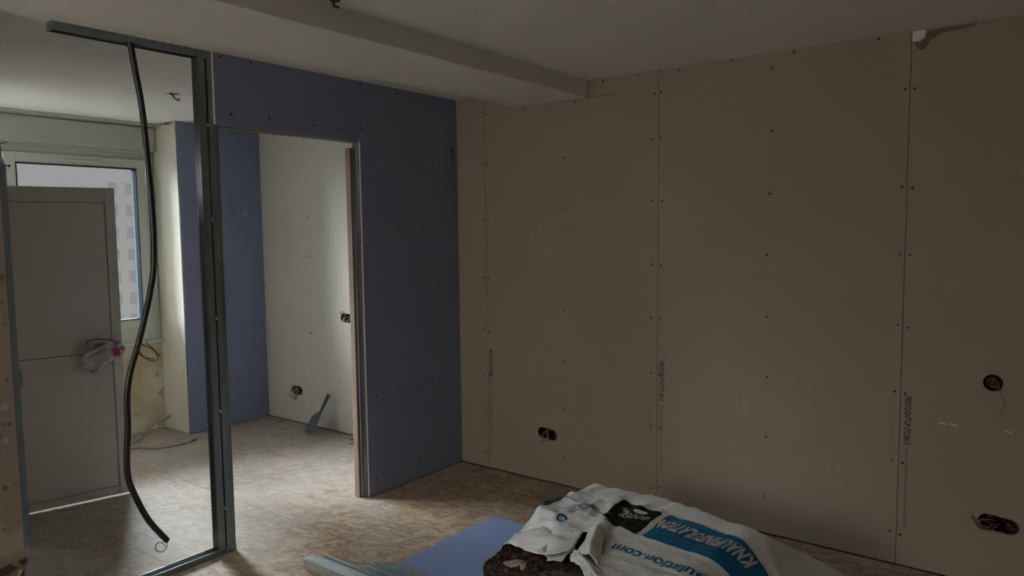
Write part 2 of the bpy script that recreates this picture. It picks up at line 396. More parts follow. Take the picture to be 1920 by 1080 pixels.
# torn board paper by the ceiling over the third joint
def jag(pts, amp=.004, n=5):
    P = []
    for (a, b), (c, d) in zip(pts, pts[1:] + pts[:1]):
        for k in range(n):
            t = k / n; P.append((a + (c - a) * t + random.uniform(-amp, amp), b + (d - b) * t + random.uniform(-amp, amp)))
    return P
torn = jag([(2.645, 2.356), (2.672, 2.353), (2.690, 2.372), (2.696, 2.398), (2.885, 2.400), (2.868, 2.385), (2.775, 2.380), (2.735, 2.370), (2.705, 2.350), (2.690, 2.318), (2.665, 2.320), (2.650, 2.336)], .0025, 4)
obj('torn_paper', plate(torn, [], lambda a, b, d: (a, -.0007 + d, b), .0005), M['paper'], p4)
dab = jag([(2.640, 2.361), (2.668, 2.358), (2.688, 2.376), (2.692, 2.402), (2.640, 2.402)], .002, 4)
obj('plaster_dab', plate(dab, [], lambda a, b, d: (a, -.0022 + d, b), .002), M['skim'], p4)

for cx, w_ in ((2.805, .018), (2.850, .022), (3.045, .016)):
    sm_ = jag([(cx - w_, .690), (cx - w_ * .3, .696), (cx + w_ * .5, .692), (cx + w_, .688), (cx + w_ * .2, .685)], .002, 4)
    obj('plaster_smear', plate(sm_, [], lambda a, b, d: (a, -.0004 + d, b), .0003), M['gypsum'], p4)
# ---- far room
fx_ = lambda X: (lambda a, b, d: (X - d, a, b))
wall_far = struct('wall_far', B(((-2.25, -.68, -.018), (-2.19, .055, H + .01))), M['dark'])
for y0, y1 in ((-.7085, -.0015),):
    obj('plasterboard', plate([(y0, .006), (y1, .006), (y1, H), (y0, H)], [], fx_(-2.171), .0125, 1), [M['lilac'], M['cream']], wall_far)
SCB = [(-0.031, 2.207), (-0.032, 1.953), (-0.029, 1.693), (-0.026, 1.404), (-0.027, 1.1), (-0.027, 0.821), (-0.025, 0.512), (-0.029, 0.196), (-0.618, 2.328), (-0.605, 2.068), (-.61, 1.8), (-0.605, 1.538), (-0.616, 1.216), (-0.615, 0.879), (-0.613, 0.569), (-.31, 2.1), (-.31, 1.7), (-.31, 1.3), (-.31, .9), (-.31, .5)]
screws(wall_far, SCB, lambda a, b: (-2.171, a, b), .0045, (1, 0, 0))
wall_recess = struct('wall_recess', B(((-2.60, -.690, -.018), (-2.19, -.640, H + .01))), M['dark'])
obj('plasterboard', plate([(-2.60, .004), (-2.1725, .004), (-2.1725, 2.395), (-2.60, 2.375)], [], lambda a, b, d: (a, -.7085 + d, b), .0125, 1), [M['cream'], M['gypsum']], wall_recess)
screws(wall_recess, [(-2.212, 2.096), (-2.216, 1.633), (-2.217, 1.368), (-2.222, 1.056), (-2.232, 0.765), (-2.228, 0.46), (-2.233, 0.147), (-2.21, 2.33)], lambda a, b: (a, -.7085, b), .0045, (0, -1, 0))
bm = bmesh.new()                                   # crumbling filler along the top of the recess board
for i in range(26):
    x = -2.50 + .32 * i / 25
    g = bmesh.ops.create_icosphere(bm, subdivisions=1, radius=random.uniform(.006, .014), matrix=Matrix.Translation((x, -.712, 2.392 - random.uniform(0, .02))))
obj('filler_crumbs', bm, M['cream'], wall_recess, smooth=True, kind='stuff')

WY0, WY1, WZ0, WZ1 = -2.86, -.722, .72, 2.17        # window opening
XW = -2.54
bm = bmesh.new()
box(bm, (XW - .1, -3.22, -.018), (XW, -.69, WZ0)); box(bm, (XW - .1, -3.22, WZ1), (XW, -.69, H + .01))
box(bm, (XW - .1, -3.22, WZ0), (XW, WY0, WZ1)); box(bm, (XW - .1, WY1, WZ0), (XW, -.69, WZ1))
wall_window = struct('wall_window', bm, M['stained'])
bm = bmesh.new()                                   # loose flakes where the skirting came away
for i in range(40):
    y = -1.0 + .28 * random.random()
    g = bmesh.ops.create_icosphere(bm, subdivisions=1, radius=random.uniform(.003, .010), matrix=Matrix.Translation((XW + random.uniform(.0, .02), y, random.uniform(.002, .02))))
obj('plaster_crumbs', bm, M['plaster'], wall_window, kind='stuff')
# window
def ring(x0, x1, y0, y1, z0, z1, w, wb=None, wt=None, bev=.003):
    wb = wb or w; wt = wt or w
    return B(((x0, y0, z0), (x1, y0 + w, z1)), ((x0, y1 - w, z0), (x1, y1, z1)), ((x0, y0 + w, z0), (x1, y1 - w, z0 + wb)), ((x0, y0 + w, z1 - wt), (x1, y1 - w, z1)), bev=bev)
win = struct('window_1', ring(-2.60, -2.525, WY0, WY1, WZ0, WZ1, .075, .11, .05), M['pvc'])
obj('window_mullion', B(((-2.60, -1.835, WZ0 + .11), (-2.525, -1.765, WZ1 - .05)), bev=.003), M['pvc'], win)
sash2 = obj('window_sash', ring(-2.575, -2.50, -2.80, -1.80, .830, 2.128, .072, .072, .068), M['pvc'], win)
obj('glass_pane', B(((-2.551, -2.73, .90), (-2.546, -1.87, 2.06))), M['glass'], sash2)
sash = obj('window_sash', ring(-2.575, -2.50, -1.745, -.790, .830, 2.128, .072, .072, .068), M['pvc'], win)
obj('glazing_gasket', ring(-2.577, -2.498, -1.6732, -.8618, .9018, 2.0602, .006, bev=0), M['gasket'], sash)
obj('glass_pane', B(((-2.551, -1.668, .907), (-2.546, -.867, 2.055))), M['glass'], sash)
obj('trickle_vent', B(((-2.50, -1.40, 2.082), (-2.487, -1.12, 2.098)), bev=.004), M['pvc'], sash)
obj('window_hinge', B(((-2.50, -.80, .86), (-2.49, -.782, .93)), ((-2.50, -.80, 1.98), (-2.49, -.782, 2.05)), bev=.002), M['pvc'], win)
obj('window_sill', B(((-2.56, -2.88, .700), (-2.49, -.712, .728)), bev=.003), M['pvc'], win)
tr = struct('trim_1', B(((XW, -3.0, 2.195), (-2.470, -.716, 2.372)), bev=.004), M['pvcb'])      # roller shutter box
obj('box_lip', B(((XW, -3.0, 2.170), (-2.505, -.73, 2.197)), bev=.003), M['pvcb'], tr)
prof = [(-2.54, 2.404), (-2.400, 2.404), (-2.400, 2.396), (-2.412, 2.394), (-2.418, 2.388), (-2.440, 2.384), (-2.462, 2.378), (-2.466, 2.371), (-2.474, 2.368), (-2.474, 2.376), (-2.54, 2.380)]
bm = bmesh.new(); A_ = [bm.verts.new((x, -3.2, z)) for x, z in prof]; B_ = [bm.verts.new((x - (.03 if z < 2.4 else .03), -.712, z)) for x, z in prof]
n_ = len(prof)
for i in range(n_): bm.faces.new((A_[i], A_[(i + 1) % n_], B_[(i + 1) % n_], B_[i]))
bm.faces.new(A_[::-1]); bm.faces.new(B_); bmesh.ops.recalc_face_normals(bm, faces=bm.faces)
struct('trim_2', bm, M['pvcb'])                                                                    # ceiling cornice
struct('wall_hall', B(((X0, -3.35, -.018), (-.075, -3.22, H + .01)), ((-1.53, -3.22, -.018), (-1.44, -2.42, H + .01))), M['whitewash'])
RX0, RX1, RZ0, RZ1 = .25, 1.75, .85, 2.15
struct('wall_rear', B(((X0 + 2, Y0 - .1, -.018), (RX0, Y0, H + .01)), ((RX1, Y0 - .1, -.018), (X1 + .1, Y0, H + .01)), ((RX0, Y0 - .1, -.018), (RX1, Y0, RZ0)), ((RX0, Y0 - .1, RZ1), (RX1, Y0, H + .01))), M['whitewash'])
struct('wall_sky_block', B(((-3.0, -7.7, -3), (6.0, -7.5, 8.5))), M['plaster'])  # added unseen wall that keeps the sky suns out of the rear window
w2 = struct('window_2', B(((RX0, Y0 - .08, RZ0), (RX0 + .06, Y0 - .02, RZ1)), ((RX1 - .06, Y0 - .08, RZ0), (RX1, Y0 - .02, RZ1)), ((RX0, Y0 - .08, RZ0), (RX1, Y0 - .02, RZ0 + .07)), ((RX0, Y0 - .08, RZ1 - .06), (RX1, Y0 - .02, RZ1))), M['pvc'])
obj('glass_pane', B(((RX0 + .06, Y0 - .052, RZ0 + .07), (RX1 - .06, Y0 - .046, RZ1 - .06))), M['glass'], w2)
struct('wall_side', B(((X1, Y0, -.018), (X1 + .1, .06, H + .01))), M['whitewash'])

# ---- partition in plane x = 0
part = struct('wall_partition', B(((-.060, -.826, .0), (-.0135, -.010, H)),), M['galv'])
bm = part.data
px = lambda a, b, d: (-d, a, b)
q1 = obj('plasterboard', plate([(-.8285, .006), (-.0015, .006), (-.0015, H), (-.8285, H)], [], px, .0130, 1), [M['lilac'], M['gypsum']], part)
q2 = obj('plasterboard', plate([(-1.712, 2.071), (-.831, 2.066), (-.831, H), (-1.712, H)], [], px, .0130, 1), [M['lilac'], M['gypsum']], part)
obj('plasterboard', B(((-.073, -.824, .006), (-.0605, -.001, H))), M['lilac'], part)
obj('header_track', B(((-.060, -1.690, 2.060), (-.0135, -.828, 2.0665)), ((-.0150, -1.690, 2.0655), (-.0132, -.828, 2.10)), ((-.0615, -1.690, 2.0655), (-.060, -.828, 2.10))), M['galv'], part)
obj('header_stud', B(((-.058, -1.69, 2.12), (-.016, -1.65, H)), ((-.058, -1.2, 2.10), (-.016, -1.16, H))), M['galv'], part)
obj('plasterboard', B(((-.0745, -1.690, 2.071), (-.062, -.826, H))), M['lilac'], part)
bm = B(((-.052, -.834, .0), (-.0145, -.8265, 2.06)), ((-.0175, -.8375, .0), (-.0150, -.834, 2.06)), ((-.034, -.836, .0), (-.030, -.834, 2.06)), ((-.050, -.8375, .0), (-.047, -.834, 2.06)))
obj('jamb_stud', bm, M['galv'], part)
SCP = [(-1.627, 2.127), (-1.417, 2.128), (-1.146, 2.125), (-0.959, 2.124), (-0.815, 2.142), (-1.675, 2.388), (-1.511, 2.389), (-1.312, 2.388), (-0.81, 2.39), (-0.526, 2.377), (-0.761, 1.582), (-0.544, 1.578), (-0.342, 1.573), (-0.186, 1.572), (-0.749, 1.091), (-0.56, 1.092), (-0.376, 1.089), (-0.746, 0.594), (-0.563, 0.589), (-0.377, 0.582), (-0.204, 0.579), (-0.772, 0.099), (-0.411, 0.103), (-0.249, 0.099)]
screws(part, SCP, lambda a, b: (0, a, b), .0058, (1, 0, 0))
wall_print(q1, "PREGY", -.030, -.056, 2.101, 2.040, 'printed', .2, .02, 'x')
bm = plate(circle(-.043, 2.024, .010), [circle(-.043, 2.024, .005)], lambda a, b, d: (.0002 + d, a, b), .0004); obj('printed_mark', bm, M['printed'], q1)
wall_print(q1, T2, -.032, -.046, 2.005, 1.672, 'printed', .2, 0, 'x')

# wallpapered wall, same plane, with a metal bead on its corner and a broken foot
out = [(Y0, .0), (-2.66, .0), (-2.640, .03), (-2.646, .07), (-2.622, .11), (-2.630, .16), (-2.600, .20), (-2.604, .25), (-2.588, .29), (-2.584, .34), (-2.5835, 1.83), (-2.592, 1.86), (-2.596, 2.0), (-2.590, 2.1), (-2.597, 2.25), (-2.592, H), (Y0, H)]
wl = struct('wall_left', plate(out, [], px, .07, 1), [M['wallpaper'], M['concrete']])
obj('corner_bead', B(((-.02, -2.606, .345), (.0022, -2.5825, 1.83)), ((.0022, -2.586, .345), (.0032, -2.5825, 1.83))), M['galv'], wl)
bm = bmesh.new()
for pts in ([(-3.0, .30), (-2.80, .315), (-2.70, .285), (-2.655, .30), (-2.63, .275), (-2.66, .262), (-2.72, .265), (-2.80, .27), (-3.0, .27)], [(-2.625, .30), (-2.598, .308), (-2.594, .285), (-2.615, .27)], [(-2.640, .235), (-2.612, .26), (-2.606, .20), (-2.63, .18)]):
    b2 = plate(jag(pts, .004, 3), [], lambda a, b, d: (.0006 - d, a, b), .001); me_ = D.meshes.new('t'); b2.to_mesh(me_); b2.free(); bm.from_mesh(me_); D.meshes.remove(me_)
obj('skirting_gap', bm, M['dark'], wl)
bm = bmesh.new()
for i in range(110):
    y = random.uniform(-3.3, -2.61); bmesh.ops.create_icosphere(bm, subdivisions=1, radius=random.uniform(.003, .010), matrix=Matrix.Translation((.001, y, random.uniform(.01, .26))) @ Matrix.Diagonal((.35, 1, 1, 1)))
obj('mortar_crumbs', bm, M['concrete'], wl, kind='stuff')
for y_, z_ in ((-2.592, 1.905), (-2.590, 1.828)):
    bm = tube(bmesh.new(), [(-.03, y_ - .01, z_), (-.03, y_ + .030, z_ + (.012 if z_ > 1.9 else .0))], .0016, 6, smooth_n=1)
    if z_ < 1.9: bmesh.ops.create_icosphere(bm, subdivisions=1, radius=.005, matrix=Matrix.Translation((-.03, y_ + .03, z_)))
    obj('nail', bm, M['screw'], wl)

# ================================================================== METAL FRAME (bare bay of the partition)
fr = thing('metal_stud_frame', 'bare galvanised steel stud frame with tracks on floor and ceiling, left of the lilac partition', 'metal frame')
def channel(axis, a0, a1, c0, c1, d0, d1, t=.0018, open_side='+', lips=0):
    """U section: axis of length, web spans c (depth x), flanges reach along d"""
    bs = []
    dw = (d0, d0 + t) if open_side == '+' else (d1 - t, d1)
    def P(a, c, d): return {'y': (c, a, d), 'z': (c, d, a), 'x': (a, c, d)}[axis]
    bs.append((P(a0, c0, dw[0]), P(a1, c1, dw[1])))
    bs.append((P(a0, c0, d0), P(a1, c0 + t, d1))); bs.append((P(a0, c1 - t, d0), P(a1, c1, d1)))
    if lips:
        dl = (d1 - t, d1) if open_side == '+' else (d0, d0 + t)
        bs.append((P(a0, c0, dl[0]), P(a1, c0 + lips, dl[1]))); bs.append((P(a0, c1 - lips, dl[0]), P(a1, c1, dl[1])))
    return bs
fl = channel('y', -2.578, -1.690, -.0640, -.0115, .0, .030)
obj('floor_track', B(*fl), M['galv'], fr)
ct = [((-.0640, -2.385, H - .002), (-.0115, -1.714, H)), ((-.0640, -2.385, H - .034), (-.0622, -1.714, H)),
      ((-.0133, -2.385, H - .034), (-.0115, -2.107, H)), ((-.0133, -2.107, H - .026), (-.0115, -2.056, H)), ((-.0133, -2.056, H - .034), (-.0115, -1.714, H)), ((-.0640, -2.387, H - .034), (-.0115, -2.385, H))]
obj('ceiling_track', B(*ct), M['galv'], fr)
s1 = channel('z', .002, H - .003, -.0620, -.0135, -1.784, -1.745, open_side='-', lips=.006)
s1 += [((-.0135, -1.782, .03), (-.0128, -1.772, H - .034))]
bm = B(*s1)
obj('metal_stud', bm, M['galv'], fr)
s2 = channel('z', .002, H - .003, -.0620, -.0140, -1.740, -1.693, open_side='+', lips=.0)
s2 += [((-.0140, -1.7395, .03), (-.0120, -1.731, 2.06)), ((-.0140, -1.712, .03), (-.0115, -1.704, 2.06)), ((-.0140, -1.698, .03), (-.0115, -1.6925, 2.06))]
obj('metal_stud', B(*s2), M['galv'], fr)
obj('cavity_shade_strip', B(((-.0598, -1.7832, .03), (-.0155, -1.776, H - .034))), M['rubber'], fr)  # black strip painting the unlit hollow of the open stud
bm = bmesh.new()
for z in (.22, .70, 1.15, 1.62, 2.06):
    box(bm, (-.018, -1.7455, z), (-.0118, -1.7385, z + .012))
obj('rivets', bm, M['skim'], fr, kind='stuff')
bm = bmesh.new()
for y, z in ((-1.752, .018), (-1.752, H - .018)):
    bmesh.ops.create_icosphere(bm, subdivisions=1, radius=.004, matrix=Matrix.Translation((-.0115, y, z)))
obj('screw_heads', bm, M['screw'], fr, kind='stuff')

# timber post in the doorway
tp = thing('timber_post', 'sawn softwood post standing on end at right jamb of the doorway', 'timber post')
obj('post', B(((-.092, -.8595, .0), (-.0525, -.8385, 2.034)), bev=.0012), M['wood'], tp)
for z_ in (.378, .872): obj('saw_mark', B(((-.0530, -.8585, z_), (-.0522, -.8385, z_ + .003))), M['dark'], tp)

# ================================================================== FAR DOOR
door = D.objects.new('door_1', None); link(door); door['kind'] = 'structure'
door.location = (-1.438, -2.381, 0); door.rotation_euler = (0, 0, math.atan2(.491, .118))
# local x runs from the hinge to the free edge (0 .. .788), local y: -.015 faces the camera side
DL = .788
def dbox(*bs, bev=.0015): return B(*bs, bev=bev)
zt, zb = 1.829, .017
obj('door_stile', dbox(((0, -.02, zb), (.10, .018, zt))), M['door'], door)
obj('door_stile', dbox(((DL - .052, -.02, zb), (DL, .018, zt))), M['door'], door)
obj('top_rail', dbox(((.10, -.02, 1.746), (DL - .052, .018, zt))), M['door'], door)
obj('bottom_rail', dbox(((.10, -.02, zb), (DL - .052, .018, .062))), M['door'], door)
obj('upper_panel', dbox(((.101, -.0165, .8765), (DL - .0545, -.002, 1.7435))), M['door'], door)
obj('lower_panel', dbox(((.101, -.0165, .0645), (DL - .0545, -.002, .8735))), M['door'], door)
obj('door_core', dbox(((.02, .0, zb + .005), (DL - .02, .0155, zt - .005))), M['dark'], door)
obj('strike_plate', dbox(((.262, -.0195, .728), (.285, -.0160, .826))), M['wiregrey'], door)
obj('door_latch', dbox(((DL - .002, -.008, .865), (DL + .006, .008, .885))), M['screw'], door)
obj('door_handle', tube(bmesh.new(), [(DL - .10, -.016, .925), (DL - .10, -.050, .925), (DL - .15, -.055, .925)], .007, 8), M['galv'], door, smooth=True)
obj('door_hinge', B(((-.012, -.012, .25), (.0, .012, .33)), ((-.012, -.012, 1.5), (.0, .012, 1.58))), M['galv'], door)

# crumpled plastic bag hanging on the handle of the door
def crumple_bag():
    root = thing('plastic_bag', 'crumpled thin pinkish grey plastic bag with a red label hanging on the grey door', 'plastic bag')
    root.location = door.location; root.rotation_euler = door.rotation_euler
    bm = bmesh.new(); bmesh.ops.create_uvsphere(bm, u_segments=64, v_segments=40, radius=1)
    ang = math.radians(24)
    for v in bm.verts:
        c = v.co.copy()
        a, b = c.x * .108, c.z * .058
        k = 1 - .22 * max(0, c.x) ; b *= 1.15 if c.x < .3 else 1
        nz = noise.noise(c * 1.6 + Vector((3, 1, 2))); rg = noise.voronoi(Vector((c.x * 1.1, c.y * .8, c.z * 2.2)) + Vector((8, 1, 5)))[0][0] * 1.6; fine = 0
        q4 = (abs(c.x) ** 4 + abs(c.z) ** 4) ** .25; k4 = (math.hypot(c.x, c.z) / q4) if q4 > .05 else 1
        s = (1 + .24 * nz) * (1 + (k4 - 1) * .7)
        x = a * s; z = b * s; y = c.y * .026 * (1 + .5 * nz) - .034 * (rg - .4)
        X = x * math.cos(ang) - z * math.sin(ang); Z = x * math.sin(ang) + z * math.cos(ang)
        v.co = Vector((DL - .112 + X, -.052 + y * .9, .862 + Z))
        if v.co.y > -.0215: v.co.y = -.0215
    obj('bag_body', bm, M['bagfilm'], root, smooth=False)
    obj('bag_cord', tube(bmesh.new(), [(DL - .185, -.06, .930), (DL - .19, -.075, .956), (DL - .13, -.08, .962), (DL - .06, -.078, .945), (DL - .035, -.07, .912)], .003, 6), M['wirered'], root, smooth=True)
    obj('bag_label', B(((DL - .066, -.101, .858), (DL - .030, -.098, .900)), bev=.001), M['pink'], root)
    bm = tube(bmesh.new(), [(DL - .16, -.088, .80), (DL - .10, -.096, .838), (DL - .045, -.094, .885), (DL - .038, -.085, .925)], .004, 6)
    obj('bag_hem', bm, M['bagfilm'], root, smooth=True)
crumple_bag()

# ================================================================== CABLES
cb = thing('black_conduit', 'thick black flexible conduit hanging from the ceiling track inside the bare metal frame', 'conduit')
K = [(2.078, -2.092), (2.376, -2.092)]
pts = [(-.036, -2.078, 2.398), (-.036, -2.070, 2.36), (-.036, -2.056, 2.26), (-.036, -2.036, 2.11), (-.036, -2.022, 1.85), (-.036, -2.013, 1.606), (-.036, -2.020, 1.416), (-.036, -2.045, 1.29), (-.036, -2.073, 1.185), (-.036, -2.110, 1.068), (-.036, -2.148, .956), (-.036, -2.166, .85), (-.036, -2.169, .723), (-.036, -2.181, .584), (-.036, -2.178, .49), (-.036, -2.150, .396), (-.036, -2.098, .275), (-.036, -2.022, .158)]
obj('conduit', tube(bmesh.new(), pts, .0132, 14), M['rubber'], cb, smooth=True)
obj('wire_loop', tube(bmesh.new(), [(-.026, -2.108, 1.105), (-.018, -2.112, 1.055), (-.012, -2.085, 1.012), (-.010, -2.050, 1.000), (-.010, -2.035, 1.012), (-.012, -2.055, 1.055), (-.016, -2.082, 1.085)], .0022, 6), M['wirered'], cb, smooth=True)
obj('wire_loop', tube(bmesh.new(), [(-.020, -2.100, 1.08), (-.012, -2.060, 1.055), (-.010, -2.024, 1.018)], .0024, 6), M['rubber'], cb, smooth=True)
obj('wire_loop', tube(bmesh.new(), [(-.022, -2.116, 1.08), (-.014, -2.118, 1.045), (-.012, -2.09, 1.02), (-.010, -2.05, 1.008)], .0022, 6), M['rubber'], cb, smooth=True)
rg_ = [(-.036, -2.022, .152), (-.030, -2.03, .128), (-.030, -2.052, .118), (-.030, -2.072, .130), (-.030, -2.080, .152), (-.030, -2.068, .166), (-.030, -2.048, .158), (-.030, -2.034, .138)]
obj('end_ring', tube(bmesh.new(), rg_, .0026, 6), M['wiregrey'], cb, smooth=True)

ca = thing('grey_cable', 'grey cable with a green sleeved end lying curved on the far room floor', 'cable')
obj('cable', tube(bmesh.new(), [(-1.95, -1.75, .008), (-2.05, -1.45, .008), (-2.159, -1.155, .008), (-2.04, -1.08, .008), (-1.985, -1.0, .008), (-1.963, -.88, .009), (-1.975, -.80, .010)], .0075, 8), M['wiregrey'], ca, smooth=True)
obj('cable_sleeve', tube(bmesh.new(), [(-1.972, -.815, .010), (-1.980, -.775, .012)], .009, 8, smooth_n=1), M['green'], ca, smooth=True)
obj('cable_cores', tube(bmesh.new(), [(-1.979, -.78, .012), (-1.998, -.745, .016), (-2.012, -.716, .024)], .0025, 6), M['wiregrey'], ca, smooth=True)
ca = thing('grey_cable', 'grey cable rising from the far room floor to lean on the cream recess board', 'cable')
obj('cable', tube(bmesh.new(), [(-1.99, -1.78, .008), (-2.08, -1.50, .010), (-2.23, -1.13, .020), (-2.33, -.95, .05), (-2.42, -.80, .085), (-2.45, -.722, .112)], .0075, 8), M['wiregrey'], ca, smooth=True)
obj('cable_tape', tube(bmesh.new(), [(-2.355, -.908, .060), (-2.385, -.858, .071)], .0095, 8, smooth_n=1), M['skim'], ca, smooth=True)

def socket(name, label, cx, cz, wires, boxcol, ws=1):
    t = thing(name, label, 'wall socket box')
    bm = bmesh.new()
    for dx in ws:
        n = 16; R = .0315
        f0 = [bm.verts.new((cx + dx + R * math.cos(2 * math.pi * i / n), .003, cz - dx * .08 + R * math.sin(2 * math.pi * i / n))) for i in range(n)]
        f1 = [bm.verts.new((v.co.x, .046, v.co.z)) for v in f0]
        for i in range(n): bm.faces.new((f0[i], f0[(i + 1) % n], f1[(i + 1) % n], f1[i]))
        bm.faces.new(f1)
    obj('back_box', bm, M[boxcol], t)
    for mat, rad, P in wires:
        obj('wire', tube(bmesh.new(), [(cx + a, b, cz + c) for a, b, c in P], rad, 7), M[mat], t, smooth=True)
    return t
socket('socket_opening', 'double socket hole with brown wires hanging out, low on brown wall near the corner', .700, .3035,
       [('wirebrown', .0026, [(-.02, .04, .0), (-.01, .01, .012), (-.006, -.010, .024), (-.014, -.022, -.01), (-.024, -.026, -.060)]),
        ('wiregrey', .0026, [(.0, .04, .0), (-.002, .0, .026), (.006, -.016, .024), (.016, -.022, -.01), (.022, -.022, -.040)]),
        ('rubber', .0038, [(.0, .04, -.02), (.012, -.004, -.02), (.014, -.018, -.042)]),
        ('wirered', .0026, [(-.01, .04, .01), (.01, .0, .024), (.020, -.014, .0), (.026, -.016, -.036)]),
        ('rubber', .004, [(-.052, .04, .02), (-.050, .01, .0), (-.035, .006, -.024), (-.030, .03, -.02)]),
        ('rubber', .0035, [(-.040, .04, .02), (-.038, .008, .005), (-.030, .02, -.010)])], 'dark', (-.038, .038))
socket('socket_opening', 'single round socket hole with coiled wires, higher one on right of the brown board wall', 2.984, .892,
       [('wirered', .003, [(-.02, .04, .0), (-.012, .006, .012), (.008, -.004, .014), (.022, .0, -.004), (.010, -.003, -.016), (-.008, .0, -.008), (.0, -.004, .006), (.024, -.006, -.018), (.028, -.007, -.028)]),
        ('wirebrown', .003, [(.0, .04, .0), (.006, .004, .018), (-.016, .002, .012), (-.020, .004, -.012), (.004, .02, -.02)]),
        ('rubber', .0008, [(.02, .0, -.03), (.036, -.006, -.055), (.042, -.006, -.09), (.030, -.004, -.130)])], 'dark', (0,))
socket('socket_opening', 'double socket hole with looped dark wires hanging left, low at right end of brown wall', 3.025, .284,
       [('wirered', .0034, [(.0, .04, .0), (-.02, -.006, -.004), (-.045, -.018, -.022), (-.066, -.022, -.022), (-.085, -.024, .004), (-.098, -.024, .022)]),
        ('wirered', .0030, [(-.01, .04, .0), (-.012, -.006, .016), (-.050, -.016, .016), (-.072, -.018, .0), (-.066, -.018, -.022), (-.030, -.014, -.026), (-.004, .0, -.012)]),
        ('wirebrown', .0028, [(-.03, .04, .0), (-.034, -.006, .018), (-.062, -.012, .010), (-.060, -.012, -.012), (-.02, -.006, -.016), (.004, .01, .004)]),
        ('rubber', .006, [(-.055, .04, .012), (-.046, .008, .004), (-.022, .006, -.008), (.0, .02, -.004)]),
        ('wirebrown', .006, [(.02, .04, .0), (.034, .012, .004), (.05, .03, -.01)])], 'dark', (-.040, .040))
socket('socket_opening', 'double socket hole with orange box, low on cream wall left of the scoop', -1.777, .270,
       [('wiregrey', .007, [(.0, .04, .012), (.0, .0, .010), (-.012, -.018, -.006), (-.020, -.024, -.030)]),
        ('wiregrey', .007, [(.02, .04, .012), (.022, .0, .010), (.030, -.014, -.004), (.030, -.018, -.022)]),
        ('rubber', .009, [(.045, .04, .006), (.050, -.004, .0), (.052, -.014, -.012)]),
        ('rubber', .007, [(.0, .04, .03), (.0, .006, .026), (.03, .004, .022), (.04, .02, .01)]),
        ('wirebrown', .0026, [(-.02, .02, .03), (-.04, -.016, .006), (-.064, -.022, -.020), (-.062, -.024, -.046), (-.040, -.024, -.056), (-.022, -.022, -.036)]),
        ('wirebrown', .0024, [(.03, .0, .0), (.02, -.02, -.04), (.0, -.024, -.066), (-.016, -.024, -.062), (-.006, -.024, -.048), (.014, -.022, -.058), (.004, -.024, -.080), (-.012, -.024, -.078)])], 'boxclr', (-.038, .038))
socket('socket_opening', 'double socket hole with open box and tangled wires beside the timber post', -1.137, .903,
       [('wiregrey', .004, [(-.05, .02, .020), (-.056, -.012, .034), (-.038, -.018, .050), (-.014, -.018, .046), (-.004, -.010, .020), (-.012, .01, .0)]),
        ('wirered', .004, [(-.06, .02, .012), (-.050, -.012, .016), (-.022, -.014, .010), (-.006, .0, .004)]),
        ('skim', .007, [(-.03, .03, .010), (-.024, -.006, -.004), (-.022, -.008, -.026)]),
        ('boxclr', .006, [(.0, .03, .0), (.010, -.004, -.016), (.024, -.008, -.022)]),
        ('wirebrown', .004, [(.01, .03, .02), (.02, -.008, .02), (.034, -.010, .004), (.030, -.006, -.018)]),
        ('rubber', .006, [(.03, .03, .01), (.040, -.006, .012), (.052, -.010, -.010), (.044, -.004, -.02)])], 'dark', (-.036, .036))
# ceiling outlets
t = thing('ceiling_wire_outlet', 'small cross cut in far room ceiling with pale blue wire ends poking out', 'wire outlet')
bm = bmesh.new(); star = []
for i in range(10):
    a = 2 * math.pi * i / 10; q = .052 if i % 2 == 0 else .020; star.append((-1.145 + q * math.cos(a + .4), -1.285 + q * math.sin(a + .4)))
obj('cut_hole', plate(star, [], lambda a, b, d: (a, b, H - .0008 + d), .0008), M['dark'], t)
obj('wire', tube(bmesh.new(), [(-1.145, -1.285, H), (-1.130, -1.28, H - .03), (-1.105, -1.262, H - .032)], .0035, 6), M['wireblue'], t, smooth=True)
obj('wire', tube(bmesh.new(), [(-1.15, -1.29, H), (-1.145, -1.275, H - .025), (-1.135, -1.25, H - .040)], .004, 6), M['skim'], t, smooth=True)
t = thing('ceiling_wire_outlet', 'small blackened hole with wire stub in main ceiling against the beam', 'wire outlet')
obj('cut_hole', plate(circle(1.040, -1.852, .020, 12), [], lambda a, b, d: (a, b, H - .0008 + d), .0008), M['dark'], t)
obj('wire', tube(bmesh.new(), [(1.035, -1.852, H), (1.03, -1.85, H - .016), (1.045, -1.838, H - .022)], .005, 6), M['rubber'], t, smooth=True)
t = thing('wire_stub', 'little bunch of dark wires poking out low behind the timber post', 'wire')
for i, (dy, dz) in enumerate(((.0, .0), (.014, -.02), (-.006, -.03), (.01, .015))):
    obj('wire', tube(bmesh.new(), [(-.0735, -.80, .338), (-.092, -.83 + dy * .3, .340 + dz * .4), (-.100, -.872 + dy, .345 + dz)], .0030, 6), M['wireblue' if i % 2 else 'rubber'], t, smooth=True)

